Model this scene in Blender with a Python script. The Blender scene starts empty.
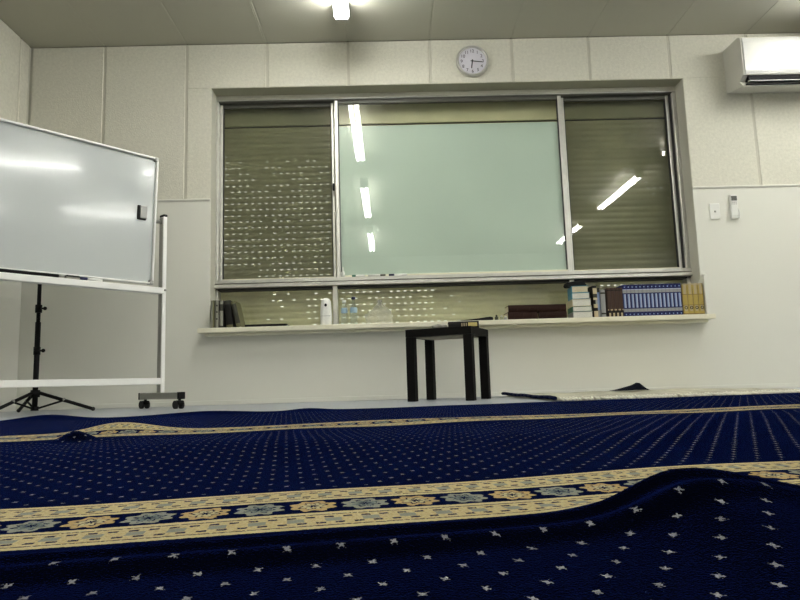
import bpy, bmesh, math, random
from mathutils import Vector, Matrix
random.seed(7)
SC = bpy.context.scene
COL = SC.collection
PI = math.pi
rad = math.radians

# ------------------------------------------------------------------ nodes
class X:
    """tiny wrapper: arithmetic on node sockets"""
    nt = None
    def __init__(s, sock): s.s = sock
    @staticmethod
    def m(op, *a):
        n = X.nt.nodes.new('ShaderNodeMath'); n.operation = op
        for i, v in enumerate(a):
            if isinstance(v, X): X.nt.links.new(v.s, n.inputs[i])
            else: n.inputs[i].default_value = v
        return X(n.outputs[0])
    def __add__(s, o): return X.m('ADD', s, o)
    def __radd__(s, o): return X.m('ADD', o, s)
    def __sub__(s, o): return X.m('SUBTRACT', s, o)
    def __rsub__(s, o): return X.m('SUBTRACT', o, s)
    def __mul__(s, o): return X.m('MULTIPLY', s, o)
    def __rmul__(s, o): return X.m('MULTIPLY', o, s)
    def __truediv__(s, o): return X.m('DIVIDE', s, o)
    def lt(s, o): return X.m('LESS_THAN', s, o)
    def gt(s, o): return X.m('GREATER_THAN', s, o)
    def fr(s): return X.m('FRACT', s)
    def fl(s): return X.m('FLOOR', s)
    def ab(s): return X.m('ABSOLUTE', s)
    def sq(s): return X.m('SQRT', s)

def mat(name, col, rough=.6, metal=0., bump=None, coat=0., spec=.5, speck=None, sheen=None, emit=None):
    """bump=(scale,strength,distance)  speck=(scale,amount)"""
    m = bpy.data.materials.new(name); m.use_nodes = True
    nt = m.node_tree; b = nt.nodes['Principled BSDF']
    b.inputs['Base Color'].default_value = (*col, 1)
    b.inputs['Roughness'].default_value = rough
    b.inputs['Metallic'].default_value = metal
    b.inputs['Specular IOR Level'].default_value = spec
    b.inputs['Coat Weight'].default_value = coat
    b.inputs['Coat Roughness'].default_value = .06
    tc = nt.nodes.new('ShaderNodeTexCoord')
    if speck:
        n = nt.nodes.new('ShaderNodeTexNoise'); n.inputs['Scale'].default_value = speck[0]
        n.inputs['Detail'].default_value = 4
        nt.links.new(tc.outputs['Object'], n.inputs['Vector'])
        r = nt.nodes.new('ShaderNodeMapRange'); r.inputs[1].default_value = .3; r.inputs[2].default_value = .7
        r.inputs[3].default_value = 1 - speck[1]; r.inputs[4].default_value = 1 + speck[1]
        nt.links.new(n.outputs['Fac'], r.inputs[0])
        mx = nt.nodes.new('ShaderNodeVectorMath'); mx.operation = 'SCALE'
        mx.inputs[0].default_value = col
        nt.links.new(r.outputs[0], mx.inputs['Scale'])
        nt.links.new(mx.outputs[0], b.inputs['Base Color'])
    if bump:
        n = nt.nodes.new('ShaderNodeTexNoise'); n.inputs['Scale'].default_value = bump[0]
        n.inputs['Detail'].default_value = 3
        nt.links.new(tc.outputs['Object'], n.inputs['Vector'])
        bp = nt.nodes.new('ShaderNodeBump'); bp.inputs['Strength'].default_value = bump[1]
        bp.inputs['Distance'].default_value = bump[2]
        nt.links.new(n.outputs['Fac'], bp.inputs['Height'])
        nt.links.new(bp.outputs[0], b.inputs['Normal'])
    if emit:
        b.inputs['Emission Color'].default_value = (*emit[0], 1)
        b.inputs['Emission Strength'].default_value = emit[1]
    return m

def clear_mat(name, tint, ior=1.5, rough=.015, gain=1., haze=0., haze_col=(.8, .8, .8)):
    """thin clear sheet: Fresnel mirror over a tinted see-through body, plus optional haze"""
    m = bpy.data.materials.new(name); m.use_nodes = True
    nt = m.node_tree; nt.nodes.clear()
    out = nt.nodes.new('ShaderNodeOutputMaterial')
    tr = nt.nodes.new('ShaderNodeBsdfTransparent'); tr.inputs[0].default_value = (*tint, 1)
    gl = nt.nodes.new('ShaderNodeBsdfGlossy'); gl.inputs['Roughness'].default_value = rough
    X.nt = nt
    fr = nt.nodes.new('ShaderNodeFresnel'); fr.inputs[0].default_value = ior
    ge = nt.nodes.new('ShaderNodeNewGeometry')
    f = X(fr.outputs[0]) * (1 - X(ge.outputs['Backfacing'])) * gain
    body = tr.outputs[0]
    if haze:
        df = nt.nodes.new('ShaderNodeBsdfDiffuse'); df.inputs[0].default_value = (*haze_col, 1)
        mh = nt.nodes.new('ShaderNodeMixShader'); mh.inputs[0].default_value = haze
        nt.links.new(body, mh.inputs[1]); nt.links.new(df.outputs[0], mh.inputs[2]); body = mh.outputs[0]
    mx = nt.nodes.new('ShaderNodeMixShader')
    nt.links.new(f.s, mx.inputs[0]); nt.links.new(body, mx.inputs[1]); nt.links.new(gl.outputs[0], mx.inputs[2])
    nt.links.new(mx.outputs[0], out.inputs[0])
    return m

# ------------------------------------------------------------------ mesh helpers
class MB:
    def __init__(s): s.bm = bmesh.new(); s.mats = []
    def mi(s, m):
        if m not in s.mats: s.mats.append(m)
        return s.mats.index(m)
    def _merge(s, t, m, mtx=None, smooth=False):
        i = s.mi(m)
        if mtx is not None: bmesh.ops.transform(t, matrix=mtx, verts=t.verts)
        bmesh.ops.recalc_face_normals(t, faces=t.faces)
        for f in t.faces: f.material_index = i; f.smooth = smooth
        me = bpy.data.meshes.new('tmp'); t.to_mesh(me); t.free()
        s.bm.from_mesh(me); bpy.data.meshes.remove(me)
        return s
    def box(s, lo, hi, m, bev=0., seg=1, rot=None, piv=None):
        t = bmesh.new(); bmesh.ops.create_cube(t, size=1)
        c = [(a + b) / 2 for a, b in zip(lo, hi)]; d = [abs(b - a) for a, b in zip(lo, hi)]
        bmesh.ops.transform(t, matrix=Matrix.Translation(c) @ Matrix.Diagonal((*d, 1)), verts=t.verts)
        if bev: bmesh.ops.bevel(t, geom=t.edges[:], offset=bev, segments=seg, affect='EDGES', profile=.6)
        mtx = None
        if rot is not None:
            p = Vector(piv if piv else c); mtx = Matrix.Translation(p) @ rot.to_4x4() @ Matrix.Translation(-p)
        return s._merge(t, m, mtx, smooth=False)
    def cyl(s, p0, p1, r0, m, r1=None, n=16, smooth=True):
        p0 = Vector(p0); p1 = Vector(p1); d = p1 - p0; r1 = r0 if r1 is None else r1
        t = bmesh.new()
        bmesh.ops.create_cone(t, cap_ends=True, segments=n, radius1=r0, radius2=r1, depth=d.length)
        q = d.to_track_quat('Z', 'Y')
        mtx = Matrix.Translation((p0 + p1) / 2) @ q.to_matrix().to_4x4()
        s._merge(t, m, mtx, smooth)
        if smooth:
            for f in s.bm.faces:
                if len(f.verts) > 4: f.smooth = False
        return s
    def sph(s, c, r, m, sc=(1, 1, 1), n=16):
        t = bmesh.new(); bmesh.ops.create_uvsphere(t, u_segments=n, v_segments=max(6, n // 2), radius=r)
        return s._merge(t, m, Matrix.Translation(c) @ Matrix.Diagonal((*sc, 1)), True)
    def lathe(s, prof, m, n=24, axis='Z', loc=(0, 0, 0), caps=True):
        t = bmesh.new(); rings = []
        for (r, z) in prof:
            rings.append([t.verts.new((r * math.cos(2 * PI * k / n), r * math.sin(2 * PI * k / n), z)) for k in range(n)])
        for a, b in zip(rings, rings[1:]):
            for k in range(n): t.faces.new((a[k], a[(k + 1) % n], b[(k + 1) % n], b[k]))
        if caps:
            t.faces.new(rings[0][::-1]); t.faces.new(rings[-1])
        mtx = Matrix.Translation(loc)
        if axis == '-Y': mtx = mtx @ Matrix.Rotation(PI / 2, 4, 'X')
        return s._merge(t, m, mtx, True)
    def prism(s, poly, a, b, m, axis='X', smooth=False, bev=0.):
        """poly of 2-D points extruded along axis between a and b.  X:(y,z)  Y:(x,z)  Z:(x,y)"""
        t = bmesh.new()
        def P(p, q):
            return {'X': (q, p[0], p[1]), 'Y': (p[0], q, p[1]), 'Z': (p[0], p[1], q)}[axis]
        A = [t.verts.new(P(p, a)) for p in poly]; B = [t.verts.new(P(p, b)) for p in poly]
        t.faces.new(A); t.faces.new(B[::-1])
        n = len(poly)
        for k in range(n): t.faces.new((A[k], B[k], B[(k + 1) % n], A[(k + 1) % n]))
        if bev: bmesh.ops.bevel(t, geom=t.edges[:], offset=bev, segments=2, affect='EDGES', profile=.6)
        return s._merge(t, m, None, smooth)
    def tube(s, pts, r, m, n=8):
        for a, b in zip(pts, pts[1:]): s.cyl(a, b, r, m, n=n)
        for p in pts[1:-1]: s.sph(p, r, m, n=8)
        return s
    def quad(s, pts, m):
        v = [s.bm.verts.new(p) for p in pts]; f = s.bm.faces.new(v); f.material_index = s.mi(m); return s
    def build(s, name, parent=None, loc=None, rotz=None):
        me = bpy.data.meshes.new(name); s.bm.to_mesh(me); s.bm.free()
        for m in s.mats: me.materials.append(m)
        o = bpy.data.objects.new(name, me); COL.objects.link(o)
        if parent: o.parent = parent
        if loc is not None: o.location = loc
        if rotz is not None: o.rotation_euler.z = rotz
        return o

def tag(o, label, cat, group=None):
    o['label'] = label; o['category'] = cat
    if group: o['group'] = group
    return o
def struct(o): o['kind'] = 'structure'; return o
def thing(name, label, cat, loc=(0, 0, 0), rotz=0., group=None):
    o = bpy.data.objects.new(name, None); COL.objects.link(o); o.empty_display_size = .05
    o.location = loc; o.rotation_euler = (0, 0, rotz)
    return tag(o, label, cat, group)
def dup(root, loc, label, rot=None):
    r = root.copy(); COL.objects.link(r); r.location = loc; r['label'] = label
    if rot is not None: r.rotation_euler = rot
    for ch in list(root.children):
        c = ch.copy(); COL.objects.link(c); c.parent = r
        for g in list(ch.children):
            d = g.copy(); COL.objects.link(d); d.parent = c
    return r

# ------------------------------------------------------------------ materials
M = {}
M['panel'] = mat('acoustic wall panel', (.63, .615, .525), .85, bump=(120, .35, .004), speck=(55, .07))
M['lower'] = mat('painted lower wall', (.71, .705, .635), .6, bump=(30, .05, .002))
M['groove'] = mat('panel joint strip', (.52, .50, .42), .8)
M['ceil'] = mat('ceiling board', (.47, .46, .38), .8, bump=(200, .1, .002))
M['joint'] = mat('ceiling joint', (.30, .29, .23), .8)
M['floor'] = mat('grey vinyl floor', (.31, .33, .36), .35, speck=(90, .05))
M['reveal'] = mat('painted window reveal', (.52, .51, .43), .6)
M['alu'] = mat('brushed aluminium', (.60, .59, .545), .4, .7, speck=(20, .06))
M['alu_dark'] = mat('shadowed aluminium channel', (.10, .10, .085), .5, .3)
M['seal'] = mat('black rubber seal', (.02, .02, .02), .6)
M['shutter'] = mat('beige rolling shutter slat', (.66, .61, .385), .6, speck=(6, .10))
M['shutbox'] = mat('shutter box cover', (.66, .61, .385), .6, speck=(5, .10))
M['sheet'] = mat('pale writing sheet', (.595, .675, .615), .5, speck=(2.2, .03))
M['glass'] = clear_mat('window glass', (.95, .97, .95), 1.52, .012, 1.6)
M['screen'] = clear_mat('insect screen mesh', (.72, .72, .70), 1.0, .3, 0., .27, (.09, .09, .075))
M['sill'] = mat('cream painted sill', (.74, .71, .56), .35, coat=.2)
M['tube'] = mat('fluorescent tube', (.9, .9, .9), .4, emit=((1., 1., .96), 30.))
M['lampwhite'] = mat('lamp enamel', (.80, .80, .76), .35)
M['lampgrey'] = mat('lamp holder grey', (.45, .44, .42), .5)
M['wboard'] = mat('whiteboard enamel', (.47, .50, .495), .13, coat=.3, spec=.5)
M['whitepaint'] = mat('white powder coat', (.82, .82, .79), .35)
M['greysteel'] = mat('grey steel', (.32, .32, .29), .42, .35)
M['black'] = mat('black plastic', (.005, .005, .005), .5, spec=.15)
M['rubber'] = mat('black rubber', (.015, .015, .015), .7)
M['blackwood'] = mat('black brown laminate', (.004, .0035, .003), .65, spec=.12, speck=(30, .2))
M['rawwood'] = mat('unpainted table underside', (.34, .31, .24), .8, speck=(20, .1))
M['acwhite'] = mat('glossy white casing', (.60, .60, .575), .16, coat=.3)
M['acside'] = mat('matt white casing', (.56, .55, .49), .5)
M['acvent'] = mat('black air slot', (.006, .006, .006), .6, spec=.1)
M['dial'] = mat('lilac grey dial', (.66, .64, .71), .5)
M['ink'] = mat('black print', (.02, .02, .025), .6)
M['chrome'] = mat('silver rim', (.62, .61, .58), .28, .8)
M['plastic'] = mat('white plastic', (.76, .76, .72), .35)
M['lcd'] = mat('grey display', (.12, .12, .11), .25)
M['cap_blue'] = mat('navy plastic cap', (.01, .012, .06), .4)
M['cap_green'] = mat('green plastic cap', (.01, .10, .06), .4)
M['cap_black'] = mat('charcoal plastic cap', (.09, .085, .06), .4)
M['pet'] = clear_mat('clear bottle plastic', (.90, .93, .91), 1.45, .05, 1.2, .08, (.8, .85, .85))
M['bag'] = clear_mat('clear plastic bag', (.90, .90, .87), 1.4, .12, 1., .20, (.8, .79, .72))
M['labelblue'] = mat('pale blue bottle label', (.30, .43, .52), .5)
M['paper'] = mat('book pages', (.66, .65, .58), .9, speck=(120, .08))
M['paper_y'] = mat('yellowed pages', (.60, .53, .37), .9, speck=(120, .08))
def bm_(n, c, r=.5, mt=0.): M[n] = mat('book ' + n, c, r, mt, spec=.15 if max(c) < .1 else .4); return M[n]
bm_('navy', (.014, .019, .085)); bm_('sky', (.20, .27, .46)); bm_('silver', (.27, .27, .26), .45, .1)
bm_('paleblue', (.42, .46, .60)); bm_('brown', (.060, .036, .027), .6); bm_('black_', (.012, .011, .010)); bm_('tan', (.40, .33, .20))
bm_('gold', (.40, .30, .075), .4, .2); bm_('golddk', (.22, .15, .04)); bm_('oxblood', (.022, .008, .005), .6)
bm_('teal', (.05, .22, .30)); bm_('green', (.05, .16, .09)); bm_('greysp', (.24, .235, .19)); bm_('olive', (.13, .125, .06)); bm_('char', (.045, .045, .035))
bm_('beige', (.52, .43, .27)); bm_('ltgrey', (.36, .36, .35))
M['gilt'] = mat('gilt lettering', (.55, .45, .16), .4, .3)
M['cloth'] = mat('crumpled grey cloth', (.30, .29, .25), .9, bump=(80, .4, .004))
M['darkcloth'] = mat('dark navy cloth', (.005, .006, .011), .95, spec=.05, bump=(60, .5, .004), speck=(80, .4))
M['rugcream'] = mat('cream rug pile', (.46, .44, .34), .95, bump=(150, .8, .006), speck=(14, .22))
M['rugnavy'] = mat('navy rug edge', (.006, .010, .035), .95, spec=.05, bump=(150, .8, .006))
M['fringe'] = mat('off white fringe yarn', (.70, .68, .58), .95, bump=(200, .6, .004))

# ------------------------------------------------------------------ room
XL, XR, YB, YF, ZC = -2.38, 8.2, -3.2, 4.2, 2.44
OX0, OX1, OZ0, OZ1 = -1.153, 2.066, .455, 2.12           # window opening
YO = 4.56                                                 # outer wall face

o = struct(MB().box((XL - .15, YB - .15, -.12), (XR + .15, YO, 0), M['floor']).build('floor'))

# back wall: masonry round the opening, acoustic panels above, plain boarding below
w = MB()
ZD = 1.345                                               # dado height
w.box((XL, YF + .012, 0), (OX0, YO, ZC), M['reveal'])
w.box((OX1, YF + .012, 0), (XR, YO, ZC), M['reveal'])
M['soffit'] = mat('window head with shade in colour', (.36, .355, .27), .6)  # reveal colour darkened: shade under the window head is put into the colour
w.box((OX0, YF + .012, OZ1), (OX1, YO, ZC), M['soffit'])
w.box((OX0, YF + .012, 0), (OX1, YO, OZ0), M['reveal'])
w.box((XL, YF, 0), (OX0, YF + .012, ZD), M['lower'])
w.box((OX1, YF, 0), (XR, YF + .012, ZD), M['lower'])
w.box((OX0, YF, 0), (OX1, YF + .012, OZ0), M['lower'])
seams = [-1.875, -1.322, -.777, -.225, .336, .899, 1.43, 1.985, 2.53, 3.08, 3.63, 4.18, 4.73, 5.28, 5.83, 6.38, 6.93, 7.48]
edges = [XL] + seams + [XR]
G = .009
for a, b in zip(edges, edges[1:]):
    a2 = a + (G if a != XL else .02); b2 = b - (G if b != XR else 0)
    def slab(x0, x1, z0, z1):
        if x1 - x0 > .003: w.box((x0, YF + .001, z0), (x1, YF + .0125, z1), M['panel'], .0025)
    zt = ZC - .006
    if b2 <= OX0 or a2 >= OX1: slab(a2, b2, ZD, zt)
    else:
        slab(a2, b2, OZ1, zt)
        if a2 < OX0: slab(a2, OX0, ZD, OZ1)
        if b2 > OX1: slab(OX1, b2, ZD, OZ1)
    w.box((b - .0095, YF + .006, ZD), (b + .0095, YF + .0125, zt), M['groove']) if b != XR and not (OX0 < b < OX1) else None
    if b != XR and OX0 < b < OX1: w.box((b - .0095, YF + .006, OZ1), (b + .0095, YF + .0125, zt), M['groove'])
struct(w.build('wall_back'))

# left wall, same treatment
w = MB()
w.box((XL - .15, YB, 0), (XL, YO, ZC), M['reveal'])
w.box((XL, YB, 0), (XL + .012, YF, ZD), M['lower'])
ye = YF - .02
y = ye
while y > YB:
    y2 = max(y - (.11 if y == ye else .55), YB)
    w.box((XL, y2 + .008, ZD), (XL + .0115, y - .008, ZC - .006), M['panel'], .0025)
    w.box((XL, y2 - .009, ZD), (XL + .006, y2 + .009, ZC - .006), M['groove'])
    y = y2
struct(w.build('wall_left'))
M['farwall'] = mat('white painted wall', (.84, .83, .78), .7)
struct(MB().box((XR, YB, 0), (XR + .15, YO, ZC), M['farwall']).build('wall_right'))
struct(MB().box((XL, YB - .15, 0), (XR, YB, ZC), M['farwall']).build('wall_front'))

# dado rail
r = MB()
for x0, x1 in ((XL + .012, OX0 + .0), (OX1, XR)):
    r.prism([(YF, ZD - .010), (YF - .006, ZD - .008), (YF - .010, ZD), (YF - .008, ZD + .006), (YF, ZD + .008)], x0, x1, M['lower'])
struct(r.build('trim_1'))
# low skirting
r = MB().box((XL + .012, YF - .006, 0), (XR, YF, .028), M['lower'], .002)
struct(r.build('baseboard_back'))

# ceiling boards
c = MB()
c.box((XL - .15, YB - .15, ZC + .008), (XR + .15, YO, ZC + .12), M['joint'])
for a, b in zip(edges, edges[1:]):
    c.box((a + .004, YB, ZC), (b - .004, YF + .01, ZC + .009), M['ceil'], .002)
for b in seams: c.box((b - .012, YB, ZC + .002), (b + .012, YF, ZC + .009), M['ceil'])
for b in (-.777 - .02, .336 - .02): c.box((b - .003, YB, ZC - .002), (b + .003, YF, ZC + .002), M['ceil'])
struct(c.build('ceiling'))

# sill ledge under the window
s = MB()
s.box((-1.196, 4.07, OZ0 - .005), (2.079, 4.2, .481), M['sill'], .006, 2)
s.box((OX0, 4.18, OZ0), (OX1, YO - .05, .481), M['sill'])
s.box((-1.165, 4.125, OZ0 - .022), (2.055, 4.2, OZ0 - .004), M['sill'], .004)
struct(s.build('trim_2'))
ZS = .481

# ------------------------------------------------------------------ window
f = MB()
A = M['alu']
f.box((OX0, 4.31, .797), (OX1, 4.42, .820), A, .002)                 # sliding track, upper rail
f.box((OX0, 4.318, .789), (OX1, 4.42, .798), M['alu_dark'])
f.box((OX0, 4.305, .766), (OX1, 4.42, .790), A, .002)                # lower rail
f.box((OX0, 4.34, .753), (OX1, 4.42, .767), M['seal'])
f.box((OX0, 4.325, 2.092), (OX1, 4.42, OZ1), M['reveal'])            # head
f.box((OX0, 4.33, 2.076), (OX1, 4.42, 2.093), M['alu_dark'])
f.box((OX0, 4.326, 2.084), (OX1, 4.34, 2.090), A)
for x0, x1 in ((OX0, OX0 + .016), (OX1 - .026, OX1)):                # jambs
    f.box((x0, 4.325, .82), (x1, 4.42, 2.08), A, .003)
    f.box((x0, 4.34, ZS), (x1, 4.42, .766), A, .003)
f.box((OX1 - .031, 4.35, .82), (OX1 - .026, 4.42, 2.08), M['seal'])
for xm in (-.353, 1.252): f.box((xm - .016, 4.335, ZS), (xm + .016, 4.41, .766), A, .003)
f.box((OX0, 4.34, ZS), (OX1, 4.41, ZS + .012), A, .002)
win = struct(f.build('window_1'))

def sash(x0, x1, y, st=.022, mids=None):
    m = MB(); z0, z1 = .820, 2.078
    m.box((x0, y, z0), (x0 + st, y + .028, z1), A, .003); m.box((x1 - st, y, z0), (x1, y + .028, z1), A, .003)
    m.box((x0 + st, y + .002, z0), (x1 - st, y + .028, z0 + .016), M['sill'], .002)
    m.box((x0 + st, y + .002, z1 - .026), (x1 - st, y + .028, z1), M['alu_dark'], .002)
    for xx in (x0 + st, x1 - st - .005): m.box((xx, y + .004, z0 + .016), (xx + .005, y + .028, z1 - .026), M['seal'])
    o = m.build('sash', win)
    MB().box((x0 + st, y + .013, z0 + .014), (x1 - st, y + .017, z1 - .024), M['glass']).build('glass_pane', o)
    return o
sl = sash(OX0 + .0165, -.345, 4.372, .018)
sm = sash(-.338, 1.257, 4.336, .026)
sr = sash(1.262, OX1 - .032, 4.372, .022)
for so, x0, x1 in ((sl, OX0 + .035, -.363), (sr, 1.284, OX1 - .054)):
    q = MB(); q.quad([(x0, 4.41, .835), (x1, 4.41, .835), (x1, 4.41, 2.055), (x0, 4.41, 2.055)], M['screen']); q.build('insect_screen', so)
MB().box((-.310, 4.358, .836), (1.229, 4.3615, 1.893), M['sheet']).build('writing_sheet', sm)
k = MB().box((-.357, 4.322, 1.425), (-.341, 4.338, 1.475), M['black'], .003); k.build('catch', sm)
for x0, x1 in ((OX0 + .026, -.369), (-.337, 1.236), (1.268, OX1 - .03)):
    MB().box((x0, 4.385, ZS + .012), (x1, 4.389, .760), M['glass']).build('glass_pane', win)

# rolling shutter: convex slats with slotted links, real openings
sh = MB(); S = M['shutter']; YS = 4.475; P = .0433
def hole_p(x, z):
    if z < .78:
        if x < -.85: return 0.
        if x < -.55: return .35
        if x < .33: return .93
        if x < .5: return .35
        if 1.4 < x < 1.95 and z > .715: return .7
        return 0.
    if x < -.37 and .84 < z:
        p = (1.74 - z) / .30
        if x < -.95: p = (1.80 - z) / .16
        if z < .93 and x < -.9: return 0.
        return max(0., min(.93, p))
    if x > 1.85 and 1.36 < z < 1.48: return .4
    return 0.
x0s, x1s = OX0, OX1
zt = 1.946
zz = zt
HP, HL, HH = .0475, .022, .0056
while zz > OZ0:
    zb = zz - P; zl = zb + .009
    prof = [(0, zz), (-.0030, zz - .008), (-.0042, (zz + zl) / 2), (-.0030, zl + .008), (0, zl)]
    for (d0, z0), (d1, z1) in zip(prof, prof[1:]):
        sh.quad([(x0s, YS + d0, z0), (x1s, YS + d0, z0), (x1s, YS + d1, z1), (x0s, YS + d1, z1)][::-1], S)
    za, zc2 = zl - .0012, zl - .0012 - HH
    sh.quad([(x0s, YS, za), (x1s, YS, za), (x1s, YS, zl), (x0s, YS, zl)], S)
    sh.quad([(x0s, YS, zb), (x1s, YS, zb), (x1s, YS, zc2), (x0s, YS, zc2)], S)
    run = x0s; xx = x0s + .02 + (.0 if int(round((zt - zz) / P)) % 2 == 0 else .010)
    while xx + HL < x1s:
        if random.random() < hole_p(xx, zb):
            sh.quad([(run, YS, zc2), (xx, YS, zc2), (xx, YS, za), (run, YS, za)], S); run = xx + HL * random.uniform(.75, 1.05)
        xx += HP
    sh.quad([(run, YS, zc2), (x1s, YS, zc2), (x1s, YS, za), (run, YS, za)], S)
    zz = zb
sh.build('rolling_shutter', win)
b = MB().box((OX0, YS - .02, zt + .006), (OX1, YS + .07, OZ1), M['shutbox'])
b.box((OX0, YS - .004, zt - .002), (OX1, YS + .02, zt + .007), M['seal'])
b.build('shutter_box', win)

# ------------------------------------------------------------------ ceiling lights
def lamp():
    t = thing('ceiling_light', '', 'ceiling light', (0, 0, ZC), 0, 'twin tube ceiling lights')
    L = .68
    MB().prism([(-.030, 0), (.030, 0), (.018, -.05), (-.018, -.05)], -L, L, M['lampwhite'], 'Y').build('housing', t)
    for e in (-1, 1):
        MB().prism([(-.047, 0), (.047, 0), (.047, -.095), (.036, -.113), (-.036, -.113), (-.047, -.095)], e * L, e * (L + .022), M['lampgrey'], 'Y').build('end_plate', t)
    for sx in (-1, 1):
        MB().cyl((sx * .026, -L, -.088), (sx * .026, L, -.088), .0165, M['tube'], n=16).build('tube', t)
    return t
lamp0 = lamp()
names = []
first = True
for X_, row in ((-.235, 'left'), (2.89, 'middle'), (6.02, 'right')):
    for i, yy in enumerate((3.06, .80, -1.46)):
        lab = 'white twin tube ceiling light %s, %s row of lamps' % (
            ('closest to the window wall', 'second from the window wall', 'farthest from the window wall')[i], row)
        if row != 'left': yy = (3.08, 1.0, -1.26)[i]
        if first:
            first = False; lamp0.location = (X_, yy, ZC); lamp0['label'] = lab
        else: dup(lamp0, (X_, yy, ZC), lab)

# ------------------------------------------------------------------ carpet
TH = rad(9.0); cT, sT = math.cos(TH), math.sin(TH)
def xy(u, v): return (u * cT - v * sT, u * sT + v * cT)
def gs(x, y, cx, cy, sx, sy, a):
    dx = x - cx; dy = y - cy
    if isinstance(sx, tuple): sx = sx[0] if dx < 0 else sx[1]
    if isinstance(sy, tuple): sy = sy[0] if dy < 0 else sy[1]
    q = (dx / sx) ** 2 + (dy / sy) ** 2
    return a * math.exp(-q / 2) if q < 40 else 0.
def height(u, v):
    x, y = xy(u, v)
    h = .013
    h += .0016 * math.sin(7 * u + 2) * math.sin(6 * v + 1) + .0010 * math.sin(17 * u + 3 * v) * math.sin(11 * v + 2)
    # small rope-like folds in front of the near border
    h += .0065 * math.exp(-((v - .383 - .006 * math.sin(6 * u)) / .0085) ** 2) + .0060 * math.exp(-((v - .352 - .008 * math.sin(5 * u + 1)) / .013) ** 2)
    # big hump, right foreground
    h += gs(x, y, .184, .428, (.033, .056), (.075, .022), .0225)
    # swells across the middle and folds at the far side
    h += gs(x, y, -.585, 1.235, .020, .024, .019) + gs(x, y, -.605, 1.49, (.055, .07), .05, .022)
    h += gs(x, y, .1, 1.0, .5, .12, .006) + gs(x, y, -.4, .95, .3, .1, .004)
    h += gs(x, y, .9, 1.25, .4, .15, .006)
    h += gs(x, y, -1.17, 2.27, .08, .10, .018) + gs(x, y, -.69, 2.44, .12, .10, .017) + gs(x, y, -.31, 2.50, .055, .08, .016)
    h += gs(x, y, .02, 1.52, .25, .05, .004)
    return h
def steps(pts):
    out = []
    for (a, b, d) in pts:
        n = max(1, round((b - a) / d)); out += [a + (b - a) * k / n for k in range(n)]
    out.append(pts[-1][1]); return out
US = steps([(-1.9, -.7, .03), (-.7, .7, .008), (.7, 3.6, .035)])
VS = steps([(-1.0, .1, .06), (.1, .30, .012), (.30, .62, .004), (.62, 1.2, .015), (1.2, 1.75, .012), (1.75, 2.43, .014)])
bm = bmesh.new(); uvl = bm.loops.layers.uv.new('UVMap')
grid = [[bm.verts.new((*xy(u, v), height(u, v))) for u in US] for v in VS]
uvd = {}
for j, v in enumerate(VS):
    for i, u in enumerate(US): uvd[grid[j][i]] = (u, v)
for j in range(len(VS) - 1):
    for i in range(len(US) - 1):
        bm.faces.new((grid[j][i], grid[j][i + 1], grid[j + 1][i + 1], grid[j + 1][i]))
per = [grid[0][i] for i in range(len(US))] + [grid[j][-1] for j in range(1, len(VS))] + \
      [grid[-1][i] for i in range(len(US) - 2, -1, -1)] + [grid[j][0] for j in range(len(VS) - 2, 0, -1)]
low = []
for p in per:
    # where the edge lifts off the floor the underside lifts with it
    q = bm.verts.new((p.co.x, p.co.y, max(.001, p.co.z - .012))); uvd[q] = uvd[p]; low.append(q)
for k in range(len(per)):
    n = (k + 1) % len(per); bm.faces.new((per[k], low[k], low[n], per[n]))
for fc in bm.faces:
    fc.smooth = True
    for lp in fc.loops: lp[uvl].uv = uvd[lp.vert]
me = bpy.data.meshes.new('carpet'); bm.to_mesh(me); bm.free()
carpet = bpy.data.objects.new('carpet', me); COL.objects.link(carpet)
tag(carpet, 'large navy carpet with small pale dots and gold floral border bands, rumpled across the floor', 'carpet')

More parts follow.
